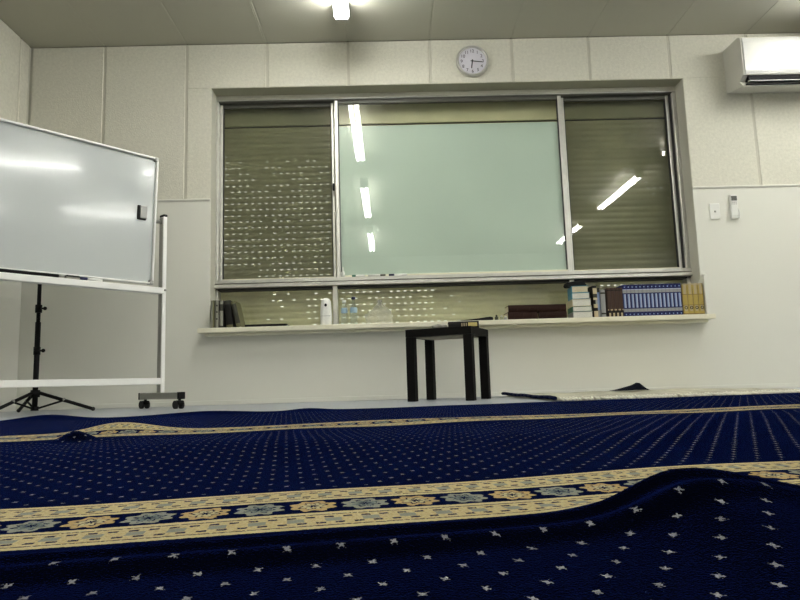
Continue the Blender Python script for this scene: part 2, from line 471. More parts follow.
def carpet_mat():
    m = bpy.data.materials.new('navy dotted carpet'); m.use_nodes = True
    nt = m.node_tree; X.nt = nt; b = nt.nodes['Principled BSDF']
    uvn = nt.nodes.new('ShaderNodeUVMap'); uvn.uv_map = 'UVMap'
    sp = nt.nodes.new('ShaderNodeSeparateXYZ'); nt.links.new(uvn.outputs[0], sp.inputs[0])
    u, v = X(sp.outputs[0]), X(sp.outputs[1])
    def noise(scale, detail=2, off=0.):
        n = nt.nodes.new('ShaderNodeTexNoise'); n.inputs['Scale'].default_value = scale; n.inputs['Detail'].default_value = detail
        mp = nt.nodes.new('ShaderNodeVectorMath'); mp.operation = 'ADD'; mp.inputs[1].default_value = (off, off * 1.7, off)
        nt.links.new(uvn.outputs[0], mp.inputs[0]); nt.links.new(mp.outputs[0], n.inputs['Vector'])
        return X(n.outputs['Fac'])
    n1 = noise(420, 2); n2 = noise(420, 2, 3.3); n3 = noise(150, 3, 7.); n4 = noise(900, 1, 5.)
    ud = u + (n1 - .5) * .0028; vd = v + (n2 - .5) * .0030
    # lattice of pale flecks
    a, bb = .028, .0182
    row = (vd / bb).fl(); par = X.m('FLOORED_MODULO', row, 2.)
    cu = ((ud / a + par * .5).fr() - .5) * a; cv = ((vd / bb).fr() - .5) * bb
    an = X.m('ARCTAN2', cv * .7, cu)
    d = ((cu * cu) * 1. + (cv * cv) * .5).sq() * (1 + X.m('COSINE', an * 4. + (n3 - .5) * 9.) * .35) + (n4 - .5) * .0035
    dot = d.lt(.00152) * (noise(23, 1, 1.) * .7 + .30)
    # border bands
    w = X.m('FLOORED_MODULO', vd - .422, .968)
    inb = w.lt(.156) * v.lt(2.0) * v.gt(.2)
    near = w.lt(.170) + w.gt(.910)
    dot = dot * (1 - X.m('MINIMUM', near, 1.))
    sy = (w - .078).ab()
    mid = sy.lt(.0255)
    s = sy - .0518
    sa = s.ab()
    pu = .0125
    rowm = ((sa - .0090).ab()).lt(.0022)
    rs = s.gt(0.) * .5
    dash = ((ud / pu + rs).fr()).lt(.50) * rowm * n2.gt(.36)
    ctr = sa.lt(.0055) * ((ud / (pu * 2)).fr()).lt(.45)
    # medallions
    mp_ = .0385
    ci = (ud / mp_).fl(); cp = X.m('FLOORED_MODULO', ci, 2.)
    mx = (((ud / mp_).fr()) - .5) * mp_; my = w - .078
    ax = mx / .0172; ay = my / .0205
    ang = X.m('ARCTAN2', ay, ax)
    r = (ax * ax + ay * ay).sq() + X.m('COSINE', ang * 8.) * .12 + (n3 - .5) * .25
    med = r.lt(.95) * (1 - r.lt(.20)) * (1 - ((r - .56).ab()).lt(.06) * ((n3).gt(.47)))
    def mixc(fac, c1, c2):
        n = nt.nodes.new('ShaderNodeMix'); n.data_type = 'RGBA'
        nt.links.new(fac.s, n.inputs[0])
        for i, c_ in ((6, c1), (7, c2)):
            if isinstance(c_, tuple): n.inputs[i].default_value = (*c_, 1)
            else: nt.links.new(c_, n.inputs[i])
        return n.outputs[2]
    navy = (.0007, .0010, .0035)
    cream = (.27, .27, .285); gold = (.37, .325, .19); gold2 = (.30, .215, .085); sage = (.19, .195, .15)
    base = mixc(dot, navy, cream)
    goldn = mixc(X.m('MULTIPLY', (n1 - .35) * 2.6, 1. - sa.gt(.018) * .6), (.42, .365, .195), gold2)
    cord = ((sa - .0175).ab()).lt(.0013) * (n1.gt(.40))
    goldn = mixc(cord, goldn, (.07, .055, .03))
    stripe = mixc(ctr, goldn, sage)
    stripe = mixc(dash, stripe, (.018, .014, .014))
    medc = mixc(cp, (.33, .24, .10), sage)
    medc2 = mixc((r.lt(.48)), medc, mixc(cp, (.34, .30, .17), (.11, .13, .11)))
    midc = mixc(med, navy, medc2)
    band = mixc(mid, stripe, midc)
    colr = mixc(inb, base, band)
    nt.links.new(colr, b.inputs['Base Color'])
    b.inputs['Roughness'].default_value = .95
    b.inputs['Specular IOR Level'].default_value = 0.
    b.inputs['Sheen Weight'].default_value = .17
    b.inputs['Sheen Roughness'].default_value = .2
    b.inputs['Sheen Tint'].default_value = (.055, .14, 1., 1)
    bp = nt.nodes.new('ShaderNodeBump'); bp.inputs['Strength'].default_value = .5; bp.inputs['Distance'].default_value = .003
    hgt = n4 * .6 + n1 * .6 + inb * .5
    nt.links.new(hgt.s, bp.inputs['Height']); nt.links.new(bp.outputs[0], b.inputs['Normal'])
    return m
me.materials.append(carpet_mat())

# ------------------------------------------------------------------ second rug by the wall
def rug():
    t = thing('fringed_rug', 'cream patterned rug with navy edge and white fringe, on the floor below the books', 'rug', (.76, 2.93, 0), rad(5))
    m = MB(); t2 = bmesh.new()
    nx, ny = 40, 30; L, D = 1.30, 1.14
    g = [[t2.verts.new((L * i / nx + .06 * (j / ny), D * j / ny, .010 + .004 * math.sin(i * .7 + j * .3) * math.sin(j * .5) + .004)) for i in range(nx + 1)] for j in range(ny + 1)]
    for j in range(ny):
        for i in range(nx): t2.faces.new((g[j][i], g[j][i + 1], g[j + 1][i + 1], g[j + 1][i]))
    ex = bmesh.ops.extrude_face_region(t2, geom=t2.faces[:])
    for v_ in [e for e in ex['geom'] if isinstance(e, bmesh.types.BMVert)]: v_.co.z = .002
    m._merge(t2, M['rugcream'], None, True); m.build('pile', t)
    e = MB()
    pts = [(-.02 + .06 * k / 12 + .005 * math.sin(k), .01 + 1.13 * k / 12, .014 + .002 * math.sin(k * 1.3) + .006 * k / 12) for k in range(13)]
    e.tube(pts, .009, M['rugnavy'], 10); e.build('rolled_edge', t)
    fr = MB()
    for k in range(90):
        x = L * k / 89.; a = random.uniform(-.012, .012)
        fr.cyl((x, .0, .013 + random.uniform(-.002, .004)), (x + a, -.055 + random.uniform(0, .02), .006), .0045, M['fringe'], n=5)
    fr.build('fringe', t)
rug()

# dark cloth peaked on the rug
t = bmesh.new()
ctrl = [(-.10, 0), (-.04, .014), (.02, .030), (.055, .044), (.085, .020), (.10, 0)]
rows = []
for j, (yy, k) in enumerate(((-.07, .05), (-.05, .55), (-.02, .95), (.02, 1.), (.06, .6), (.08, .05))):
    rows.append([t.verts.new((x * (1.0 if k > .3 else .85) + random.uniform(-.004, .004), yy + random.uniform(-.006, .006), z * k + .001)) for x, z in ctrl])
for a, b in zip(rows, rows[1:]):
    for i in range(len(ctrl) - 1): t.faces.new((a[i], a[i + 1], b[i + 1], b[i]))
per_ = rows[0] + [r_[-1] for r_ in rows[1:]] + rows[-1][-2::-1] + [r_[0] for r_ in rows[-2:0:-1]]
t.faces.new(per_[::-1])
m = MB(); m._merge(t, M['darkcloth'], None, False)
o = m.build('dark_cloth', None, (1.412, 3.86, .0195)); tag(o, 'small dark cloth bunched to a point on the cream rug near the wall', 'cloth')

# ------------------------------------------------------------------ whiteboard on wheels
AZ = rad(42.18)
wb = thing('mobile_whiteboard', 'white enamel whiteboard in a thin aluminium frame on a white wheeled stand', 'whiteboard', (-1.291, 3.75, 0), PI / 2 - AZ)
# local x runs along the board (towards the window), local -y faces the camera
BL = -1.30
bx0, bx1, bz0, bz1 = BL + .06, -.082, .716, 1.434
TILT = Matrix.Translation((0, 0, 1.08)) @ Matrix.Rotation(rad(2.8), 4, 'X') @ Matrix.Translation((0, 0, -1.08))
bd = MB().box((bx0, -.006, bz0), (bx1, .010, bz1), M['wboard']).build('board', wb); bd.data.transform(TILT)
fr = MB()
for (a, c_) in (((bx0 - .006, bz0 - .010), (bx1 + .006, bz0)), ((bx0 - .006, bz1), (bx1 + .006, bz1 + .012)), ((bx0 - .012, bz0), (bx0, bz1)), ((bx1, bz0), (bx1 + .012, bz1))):
    fr.box((a[0], -.023, a[1]), (c_[0], .018, c_[1]), M['whitepaint'], .003)
fr.build('board_frame', wb).data.transform(TILT)
for x in (bx0, bx1):
    for z in (bz0, bz1): MB().box((x - .013, -.0245, z - .012), (x + .013, .020, z + .013), M['greysteel'], .004).build('frame_corner', wb).data.transform(TILT)
def post(x0, sgn):
    p = MB().box((x0 - .011, -.034, .090), (x0 + .011, .010, 1.105), M['whitepaint'], .002)
    p.box((x0 - .014, -.030, .090), (x0 - .0108, .008, 1.10), M['greysteel'])
    p = p.build('post', wb)
    MB().box((x0 - .013, -.036, 1.104), (x0 + .013, .012, 1.118), M['black'], .003).build('cap', p)
    MB().cyl((x0 - .011 * sgn, 0, 1.075), (x0 - .060 * sgn, 0, 1.075), .010, M['greysteel'], n=12).build('pivot', p)
    ft = MB().box((x0 - .02, -.225, .053), (x0 + .02, .195, .090), M['greysteel'], .003).build('foot', wb)
    MB().box((x0 - .021, -.237, .052), (x0 + .021, -.223, .091), M['black'], .002).build('end_cap', ft)
    MB().box((x0 - .021, .193, .052), (x0 + .021, .207, .091), M['black'], .002).build('end_cap', ft)
    for yy in (-.215, .160):
        cst = MB()
        cst.cyl((x0, yy, .04), (x0, yy, .056), .008, M['black'], n=10)
        cst.box((x0 - .018, yy - .020, .022), (x0 + .018, yy + .022, .046), M['black'], .008, 2)
        for e in (-1, 1): cst.cyl((x0 + e * .010, yy + .012, .0225), (x0 + e * .024, yy + .012, .0225), .0225, M['rubber'], n=18)
        cst.build('caster', ft)
post(-.020, 1); post(BL + .012, -1)
MB().box((BL + .024, -.032, .136), (-.023, .016, .172), M['whitepaint'], .003).build('lower_rail', wb)
tr = MB().box((BL + .024, -.034, .650), (-.023, -.002, .684), M['whitepaint'], .003)
tr.box((BL + .024, -.10, .668), (-.30, -.034, .674), M['whitepaint'], .002)
tr.box((BL + .024, -.104, .650), (-.30, -.098, .684), M['whitepaint'], .002)
tr = MB().box((BL + .024, -.040, .650), (-.023, .010, .685), M['whitepaint'], .003)
tr.build('tray_rail', wb)
MB().cyl((-.023, -.036, .672), (-.010, -.036, .672), .006, M['greysteel'], n=10).build('bolt', wb)
def wbw(x, y, z):
    return wb.matrix_basis @ Vector((x, y, z))
wb_m = Matrix.Translation((-1.291, 3.75, 0)) @ Matrix.Rotation(PI / 2 - AZ, 4, 'Z')
# magnetic holder on the board face
mg = thing('magnet_clip', 'small grey and black magnetic clip stuck on the whiteboard near its right edge', 'magnet', wb_m @ TILT @ Vector((-.150, -.0062, 1.068)), PI / 2 - AZ)
mg.rotation_euler = (rad(2.8), 0, PI / 2 - AZ)
MB().box((-.030, -.010, 0), (.022, 0, .082), M['black'], .003).build('backing', mg)
MB().box((-.016, -.017, .008), (.024, -.009, .080), M['ltgrey'], .003).build('plate', mg)
# things on the tray: pointer, eraser, marker
def tray_item(name, label, cat, x, build):
    t_ = thing(name, label, cat, wb_m @ Vector((x, -.0235, .6852)), PI / 2 - AZ); build(t_)
def b_pointer(t_):
    MB().cyl((-.24, 0, .0095), (.20, 0, .0095), .0092, M['black'], n=10).build('rod', t_)
    MB().cyl((.20, 0, .0095), (.225, 0, .0095), .0055, M['greysteel'], n=10).build('tip', t_)
tray_item('pointer_stick', 'long black pointer stick lying on the whiteboard tray at the frame edge', 'pointer', -.795, b_pointer)
def b_eraser(t_):
    MB().box((-.034, -.015, 0), (.034, .015, .010), M['cloth'], .002).build('felt', t_)
    MB().box((-.034, -.016, .010), (.034, .016, .0185), M['black'], .003).build('grip', t_)
tray_item('board_eraser', 'black board eraser on the whiteboard tray, right of the pointer', 'eraser', -.527, b_eraser)
def b_marker(capm):
    def f_(t_):
        MB().cyl((-.02, 0, .008), (.06, 0, .008), .008, M['plastic'], n=12).build('barrel', t_)
        MB().cyl((-.055, 0, .0088), (-.02, 0, .0088), .0086, capm, n=12).build('cap', t_)
    return f_
tray_item('marker_pen', 'white marker pen with navy cap on the whiteboard tray, right of the eraser', 'marker', -.432, b_marker(M['cap_blue']))

# ------------------------------------------------------------------ tripod stand behind the whiteboard
tp = thing('tripod_stand', 'black tripod stand with two knobs, standing behind the whiteboard', 'stand', (-1.952, 3.642, 0))
K = M['black']
p = MB().cyl((0, 0, .014), (0, 0, .50), .0145, K, n=14); p.cyl((0, 0, .50), (0, 0, 1.15), .0105, K, n=14); p.build('pole', tp)
MB().cyl((0, 0, .085), (0, 0, .125), .024, K, n=14).build('hub', tp)
MB().cyl((0, 0, .012), (0, 0, .035), .020, K, n=14).build('lower_collar', tp)
for z in (.34, .575):
    c_ = MB().cyl((0, 0, z - .022), (0, 0, z + .022), .018, K, n=14); c_ = c_.build('collar', tp)
    k_ = MB().cyl((.016, -.004, z), (.035, -.010, z), .005, K, n=8); k_.sph((.040, -.011, z), .011, K, n=10); k_.build('knob', c_)
for a in (14, 134, 254):
    dx, dy = math.cos(rad(a)), math.sin(rad(a))
    l = MB().tube([(dx * .022, dy * .022, .108), (dx * .29, dy * .29, .013)], .0095, K, 8).build('leg', tp)
    MB().tube([(dx * .018, dy * .018, .025), (dx * .145, dy * .145, .064)], .0055, K, 6).build('brace', tp)
    MB().sph((dx * .295, dy * .295, .0115), .0115, M['rubber'], n=10).build('rubber_foot', l)
    MB().sph((dx * .145, dy * .145, .067), .011, M['greysteel'], n=8).build('rivet', l)

# ------------------------------------------------------------------ small black table
TA = rad(-24)
tb = thing('side_table', 'small square black table with four thick straight legs, standing before the window wall', 'table', (.092, 3.60, 0), TA)
TW, TD, TH_ = .380, .340, .395
B = M['blackwood']
MB().box((0, 0, TH_ - .042), (TW, TD, TH_), B, .002).build('table_top', tb)
MB().box((.047, .047, TH_ - .046), (TW - .047, TD - .047, TH_ - .0422), M['rawwood']).build('underside', tb)
for x in (0, TW - .048):
    for y in (0, TD - .048):
        MB().box((x + .0005, y + .0005, 0), (x + .0475, y + .0475, TH_ - .0425), B, .002).build('leg', tb)
tm = Matrix.Translation((.092, 3.60, 0)) @ Matrix.Rotation(TA, 4, 'Z')

# ------------------------------------------------------------------ books
def book(name, label, cat, loc, w, d, h, cover, grid_, rotz=0., rot=None, group=None, pages=None, cols=(0., 1.), round_=.12, extra=None):
    """upright book, spine towards -y, base corner-centred.  grid_ = [(z0,z1,[material per column])] as fractions of the height"""
    t = thing(name, label, cat, loc, rotz, group)
    if rot is not None: t.rotation_euler = rot
    m = MB(); th = .0022
    xs = [-w / 2 + w * c_ for c_ in cols]
    def bul(x): return -round_ * w * (1 - (2 * x / w) ** 2)
    n = 8
    for (z0, z1, ms) in grid_:
        for ci in range(len(xs) - 1):
            for q in range(n if len(xs) == 2 else 3):
                nn = n if len(xs) == 2 else 3
                xa = xs[ci] + (xs[ci + 1] - xs[ci]) * q / nn; xb = xs[ci] + (xs[ci + 1] - xs[ci]) * (q + 1) / nn
                mm = ms[ci % len(ms)]
                m.prism([(xa, bul(xa)), (xb, bul(xb)), (xb, bul(xb) + th), (xa, bul(xa) + th)], z0 * h, z1 * h, mm, 'Z')
    for e in (-1, 1):
        xa = e * w / 2; m.box((min(xa, xa - e * th), 0, 0), (max(xa, xa - e * th), d, h), cover)
    if extra: extra(m, w, h, bul)
    m.build('cover', t)
    MB().box((-w / 2 + th, .003, .003), (w / 2 - th, d - .004, h - .003), pages or M['paper']).build('pages', t)
    return t
ORD = ['first', 'second', 'third', 'fourth', 'fifth', 'sixth', 'seventh', 'eighth', 'ninth', 'tenth', 'eleventh', 'twelfth', 'thirteenth', 'fourteenth', 'fifteenth']

# --- left end of the sill
YBK = 4.10
gl = 'books at the left end of the window sill'
g3 = [(0, .04, [M['char']]), (.04, .42, [M['greysp']]), (.42, .47, [M['black_']]), (.47, .70, [M['greysp']]), (.70, .76, [M['black_']]), (.76, 1, [M['greysp']])]
g4 = [(0, 1, [M['char'], M['greysp'], M['char']])]
def dots3(m, w, h, bul):
    for zz in (.30, .55, .78): m.box((-.004, bul(0) - .0006, zz * h), (.004, bul(0) + .001, zz * h + .010), M['black_'])
book('book', 'grey-green upright hardback, outermost at the left end of the sill', 'book', (-1.108, YBK, ZS), .024, .15, .176, M['black_'], [(0, 1, [M['greysp'], M['olive']])], group=gl, cols=(0, .55, 1))
book('book', 'grey hardback with dark marks on its spine, second on the left sill end', 'book', (-1.080, YBK, ZS), .024, .15, .176, M['black_'], g4, group=gl, cols=(0, .12, .88, 1), extra=dots3)
book('book', 'grey upright hardback with a dark title bar, third at the left end of the sill', 'book', (-1.052, YBK, ZS), .022, .15, .175, M['black_'], [(0, .08, [M['char']]), (.08, .62, [M['greysp']]), (.62, .86, [M['char']]), (.86, 1, [M['greysp']])], group=gl)
def lean(name, label, x, w, h, ang, cov, gr):
    t = book(name, label, 'book', (x, YBK + .004, ZS + .0005), w, .15, h, cov, gr, rot=(0, rad(ang), 0), group=gl)
    return t
# leaning books: pivot on their lower left edge, so lift by the drop of that corner
a1, a2 = -6., -13.
lean('book', 'near-black hardback leaning against the grey books at the left end of the sill', -1.000, .040, .172, a1, M['black_'], [(0, .1, [M['olive']]), (.1, .85, [M['black_']]), (.85, 1, [M['char']])]).location.z = ZS + .020 * math.sin(rad(6)) + .0005
lean('book', 'olive hardback leaning at a slant, rightmost at the left end of the sill', -.943, .028, .168, a2, M['olive'], [(0, .15, [M['olive']]), (.15, .9, [M['char'], M['olive']]), (.9, 1, [M['olive']])]).location.z = ZS + .014 * math.sin(rad(13)) + .0005

o = MB().box((-.132, -.09, 0), (.132, .09, .016), M['black'], .003, 2).build('black_case', None, (-.772, 4.18, ZS)); tag(o, 'flat black case lying on the sill right of the leaning books', 'case')

# air freshener
af = thing('air_freshener', 'white upright air freshener dispenser with black oval button, on the sill', 'air freshener', (-.396, 4.145, ZS))
t = bmesh.new(); n = 28
lv = [(0, .036, .030), (.01, .038, .032), (.08, .0375, .032), (.135, .034, .030), (.158, .029, .026), (.172, .020, .018), (.178, .008, .007)]
rings = [[t.verts.new((rx * math.copysign(abs(math.cos(2 * PI * k / n)) ** .8, math.cos(2 * PI * k / n)), ry * math.copysign(abs(math.sin(2 * PI * k / n)) ** .8, math.sin(2 * PI * k / n)), z)) for k in range(n)] for z, rx, ry in lv]
for a, b in zip(rings, rings[1:]):
    for k in range(n): t.faces.new((a[k], a[(k + 1) % n], b[(k + 1) % n], b[k]))
t.faces.new(rings[0][::-1]); t.faces.new(rings[-1])
m = MB(); m._merge(t, M['plastic'], None, True); m.build('body', af)
MB().sph((0, -.026, .128), .011, M['black'], (1, .55, 1.25), 14).build('button', af)
MB().box((-.030, -.034, .058), (.030, -.029, .061), M['ltgrey']).build('seam', af)

# water bottles
def bottle(label, x, y, capm, h=.165, wide=.021):
    t = thing('water_bottle', label, 'bottle', (x, y, ZS), 0, 'clear water bottles on the sill')
    MB().lathe([(wide * .75, .0), (wide, .006), (wide, .028), (wide * .93, .034), (wide, .040), (wide, .088), (wide * .96, .098), (wide * .8, .116), (.0105, .136), (.0100, h - .016), (.0100, h - .008)], M['pet'], 20).build('body', t)
    MB().lathe([(wide * 1.015, .078), (wide * 1.02, .080), (wide * 1.02, .108), (wide * .97, .110)], M['labelblue'], 20, caps=False).build('bottle_label', t)
    MB().cyl((0, 0, h - .017), (0, 0, h), .0128, capm, n=16).build('cap', t)
    return t
bottle('clear water bottle with pale blue label and white cap, next to the air freshener', -.281, 4.15, M['plastic'], .160)
bottle('clear water bottle with pale blue label and dark navy cap, next to the plastic bag', -.220, 4.14, M['cap_blue'], .180, .023)

# clear plastic bag standing on the sill
t = bmesh.new(); nx, nz = 18, 12
for sgn in (-1, 1):
    g = []
    for j in range(nz + 1):
        z = .155 * j / nz; row_ = []
        pinch = 1. if j < 6 else max(.16, 1 - (j - 5) * .17)
        for i in range(nx + 1):
            x = -.088 + .176 * i / nx
            edge = 1 - abs(2 * i / nx - 1) ** 2.2
            top = 1. if j < 6 else pinch
            xx = x * (pinch if j > 5 else 1) + (.01 if j > 5 else 0) + .004 * math.sin(i * 2.1 + j)
            yy = sgn * (.036 * edge * (1 - .65 * j / nz)) + .005 * math.sin(i * 1.3 + j * 1.7 + sgn)
            row_.append(t.verts.new((xx, yy, z + (.004 * math.sin(i * .9) if j > 4 else 0))))
        g.append(row_)
    for j in range(nz):
        for i in range(nx): t.faces.new((g[j][i], g[j][i + 1], g[j + 1][i + 1], g[j + 1][i]))
m = MB(); m._merge(t, M['bag'], None, True)
o = m.build('plastic_bag', None, (-.060, 4.15, ZS + .001)); tag(o, 'crumpled clear plastic bag with bunched top, standing on the sill beside the bottles', 'bag')

# black tapered pouch and tiny bottles
o = MB().prism([(-.125, 0), (.105, 0), (.112, .006), (.108, .021), (.09, .024), (.02, .015), (-.125, .003)], -.03, .03, M['black'], 'Y', bev=.0012).build('black_pouch', None, (.555, 4.125, ZS)); tag(o, 'slim black tapered pouch lying on the sill behind the side table', 'pouch')
for lab, x, h, bm1, cm1 in (('tiny dark bottle standing on the sill right of the black pouch', .690, .034, M['char'], M['black']),
                            ('tiny clear bottle with pale top on the sill beside the tiny dark bottle', .722, .030, M['pet'], M['chrome']),
                            ('tiny silver-topped pot on the sill beside the brown books', .747, .026, M['ltgrey'], M['chrome'])):
    t = thing('tiny_bottle', lab, 'bottle', (x, 4.11, ZS), 0, 'tiny bottles on the sill')
    MB().lathe([(.009, 0), (.011, .003), (.011, h * .62), (.005, h * .72)], bm1, 14).build('body', t)
    MB().cyl((0, 0, h * .70), (0, 0, h), .0058, cm1, n=12).build('cap', t)

# brown leather books lying in two piles
def flat_book(name, label, loc, L, D, H, cover, pages, group=None, rz=0., spine_left=False, spine_mat=None, bands=None):
    """lying book; fore edge or spine to the camera"""
    t = thing(name, label, 'book', loc, rz, group)
    m = MB(); c_ = .003
    m.box((-L / 2, 0, 0), (L / 2, D, c_), cover, .001); m.box((-L / 2, 0, H - c_), (L / 2, D, H), cover, .001)
    if spine_left: m.box((-L / 2 - .001, 0, 0), (-L / 2 + c_, D, H), spine_mat or cover, .0005)
    else:
        m.prism([(-.0, 0), (-.004, H * .2), (-.0055, H * .5), (-.004, H * .8), (0, H), (.003, H), (.003, 0)], -L / 2, L / 2, spine_mat or cover, 'X')
        if bands:
            for q in bands: m.box((-L / 2 + L * q - .003, -.0068, H * .12), (-L / 2 + L * q + .003, .0, H * .88), M['oxblood'], .001)
    m.build('cover', t)
    MB().box((-L / 2 + (.003 if spine_left else .004), .004 if not spine_left else .003, c_), (L / 2 - .004, D - .004, H - c_), pages).build('pages', t)
    return t
go = 'brown leather books lying on the sill'
flat_book('book', 'brown leather book, bottom of the left pile lying on the sill', (.858, 4.115, ZS), .190, .14, .050, M['oxblood'], M['paper_y'], go, rad(1), spine_mat=M['oxblood'], bands=(.2, .5, .8))
flat_book('book', 'brown leather book, top of the left pile lying on the sill', (.862, 4.112, ZS + .0502), .188, .14, .044, M['brown'], M['paper_y'], go, rad(-1), spine_mat=M['oxblood'], bands=(.3, .7))
flat_book('book', 'brown leather book, bottom of the right pile lying beside the white book stack', (1.054, 4.125, ZS), .178, .14, .048, M['oxblood'], M['paper_y'], go, rad(-1), spine_mat=M['oxblood'], bands=(.25, .6))
flat_book('book', 'brown leather book, top of the right pile lying beside the white book stack', (1.050, 4.122, ZS + .0482), .182, .14, .046, M['brown'], M['paper_y'], go, rad(1), spine_mat=M['oxblood'], bands=(.2, .8))

# stack of books with pages to the front
gw = 'books in the stack with their pages facing out'
z = ZS
for (H, L, xo, cov, pg, lab) in ((.040, .125, .004, 'ltgrey', 'paper', 'grey covered book with white pages, bottom of the sill stack'),
                                 (.034, .122, .002, 'green', 'paper', 'green spined book, second from the bottom of the sill stack'),
                                 (.047, .120, .000, 'beige', 'paper', 'thick book with bright white pages, third in the sill stack'),
                                 (.040, .112, -.003, 'teal', 'paper', 'teal spined book, fourth from the bottom of the sill stack'),
                                 (.044, .104, -.006, 'teal', 'paper_y', 'book with yellowed pages, topmost of the sill stack')):
    flat_book('book', lab, (1.238 + xo, 4.10, z), L, .17, H, M[cov], M[pg], gw, rad(random.uniform(-2, 2) - 6), spine_left=True)
    z += H + .0003
o = MB().prism([(-.060, 0), (.058, 0), (.064, .010), (.050, .030), (-.02, .034), (-.062, .028), (-.067, .010)], -.04, .04, M['black'], 'Y', bev=.003).build('black_case', None, (1.222, 4.17, z)); tag(o, 'black soft case lying on top of the book stack on the sill', 'case')

# single patterned and grey volumes
book('book', 'slim upright book with beige and black patterned spine, right of the page-out stack', 'book', (1.3275, 4.105, ZS), .026, .15, .205, M['black_'],
     [(0, .20, [M['beige']]), (.20, .30, [M['black_']]), (.30, .42, [M['tan']]), (.42, .55, [M['black_'], M['silver']]), (.55, .62, [M['beige']]), (.62, .74, [M['char']]), (.74, .92, [M['beige']]), (.92, 1, [M['black_']])], cols=(0, .5, 1))
book('book', 'slate blue slim upright book left of the plain grey book', 'book', (1.351, 4.112, ZS), .015, .15, .190, M['ltgrey'], [(0, .25, [M['silver']]), (.25, .85, [M['sky']]), (.85, 1, [M['char']])])
book('book', 'plain grey upright book left of the brown set', 'book', (1.3765, 4.105, ZS), .030, .15, .178, M['silver'], [(0, .1, [M['silver']]), (.1, .16, [M['char']]), (.16, .84, [M['silver']]), (.84, .9, [M['char']]), (.9, 1, [M['silver']])])

# brown set of four
x = 1.405
for i in range(4):
    w = .0255
    book('book', 'brown and black hardback volume, %s from the left in the brown set' % ORD[i], 'book', (x + w / 2 - .001, 4.108, ZS), w - .0015, .15, .188, M['brown'],
         [(0, .14, [M['black_'], M['tan'], M['black_']]), (.14, .22, [M['black_']]), (.22, .27, [M['tan'], M['brown'], M['tan']]), (.27, .90, [M['brown']]), (.90, .93, [M['black_']]), (.93, 1, [M['brown']])],
         group='brown hardback set on the sill', cols=(0, .25, .75, 1))
    x += w
# blue set of fifteen
x = 1.5075
for i in range(15):
    w = .0253
    book('book', 'blue and silver hardback volume, %s from the left in the blue set' % ORD[i], 'book', (x + w / 2, 4.108, ZS), w - .0012, .15, .206, M['navy'],
         [(0, .14, [M['navy']]), (.14, .155, [M['silver']]), (.155, .24, [M['silver']]), (.24, .27, [M['navy']]), (.27, .70, [M['navy'], M['sky'], M['paleblue'], M['navy']]), (.70, .73, [M['navy']]), (.73, .83, [M['silver']]), (.83, .85, [M['paleblue']]), (.85, 1, [M['navy']])],
         group='blue hardback set on the sill', cols=(0, .18, .5, .72, 1),
         extra=lambda m, w_, h, bul: [m.box((-.0035, bul(0) - .0008, zz * h), (.0035, bul(0) + .001, zz * h + .008), M['sky']) for zz in (.045, .90)])
    x += w
# gold set of four
x = 1.889
def ring(m, w_, h, bul):
    for k in range(12):
        a = 2 * PI * k / 12; b_ = 2 * PI * (k + 1) / 12; R = .0085
        m.cyl((R * math.cos(a), bul(0) - .0005, .30 * h * .75 + R * math.sin(a)), (R * math.cos(b_), bul(0) - .0005, .30 * h * .75 + R * math.sin(b_)), .0022, M['black_'], n=5)
for i in range(4):
    w = .0345
    book('book', 'gold volume with dark ring on spine, %s from left in gold set' % ORD[i], 'book', (x + w / 2, 4.103, ZS), w - .002, .15, .202, M['golddk'],
         [(0, .05, [M['golddk']]), (.05, .12, [M['gold']]), (.12, .30, [M['gold'], M['tan'], M['gold'], M['golddk']]), (.30, .32, [M['golddk']]), (.32, .64, [M['gold'], M['gold'], M['gold'], M['golddk']]), (.64, .66, [M['golddk']]), (.66, .95, [M['gold'], M['tan'], M['gold'], M['golddk']]), (.95, 1, [M['tan']])],
         group='gold hardback set on the sill', cols=(0, .2, .75, .92, 1), extra=ring)
    x += w
# pale bookend at the right end
be = MB().prism([(4.085, ZS), (4.085, ZS + .252), (4.105, ZS + .262), (4.19, ZS + .20), (4.19, ZS)], 2.0305, 2.046, M['lower'], 'X')
o = be.build('bookend', None); tag(o, 'tall pale bookend board at the right end of the sill, beside the gold books', 'bookend')

# markers and bottle standing on the window track
def pen(label, x0, x1, capm, left):
    t = thing('marker_pen', label, 'marker', ((x0 + x1) / 2, 4.322, .8202), 0, 'marker pens on the window track')
    L = x1 - x0; c0 = .30
    a, b = (-L / 2, -L / 2 + L * c0) if left else (L / 2 - L * c0, L / 2)
    MB().cyl((-L / 2, 0, .0075), (L / 2, 0, .0075), .0072, M['plastic'], n=12).build('barrel', t)
    MB().cyl((a, 0, .0075), (b, 0, .0075), .0076, capm, n=12).build('cap', t)
pen('white marker pen with green cap, leftmost on the window track', -.236, -.150, M['cap_green'], True)
pen('white marker pen with charcoal cap, second from the left on the window track', -.128, -.010, M['cap_black'], False)
pen('white marker pen with navy cap, rightmost on the window track', .012, .135, M['cap_blue'], True)
t = thing('spray_bottle', 'tiny white bottle with a tapered nozzle, on the window track left of the marker pens', 'bottle', (-.296, 4.320, .8202))
MB().lathe([(.012, 0), (.014, .002), (.014, .030), (.012, .036)], M['plastic'], 16).build('body', t)
MB().cyl((0, 0, .035), (0, 0, .070), .008, M['plastic'], r1=.0025, n=12).build('nozzle', t)

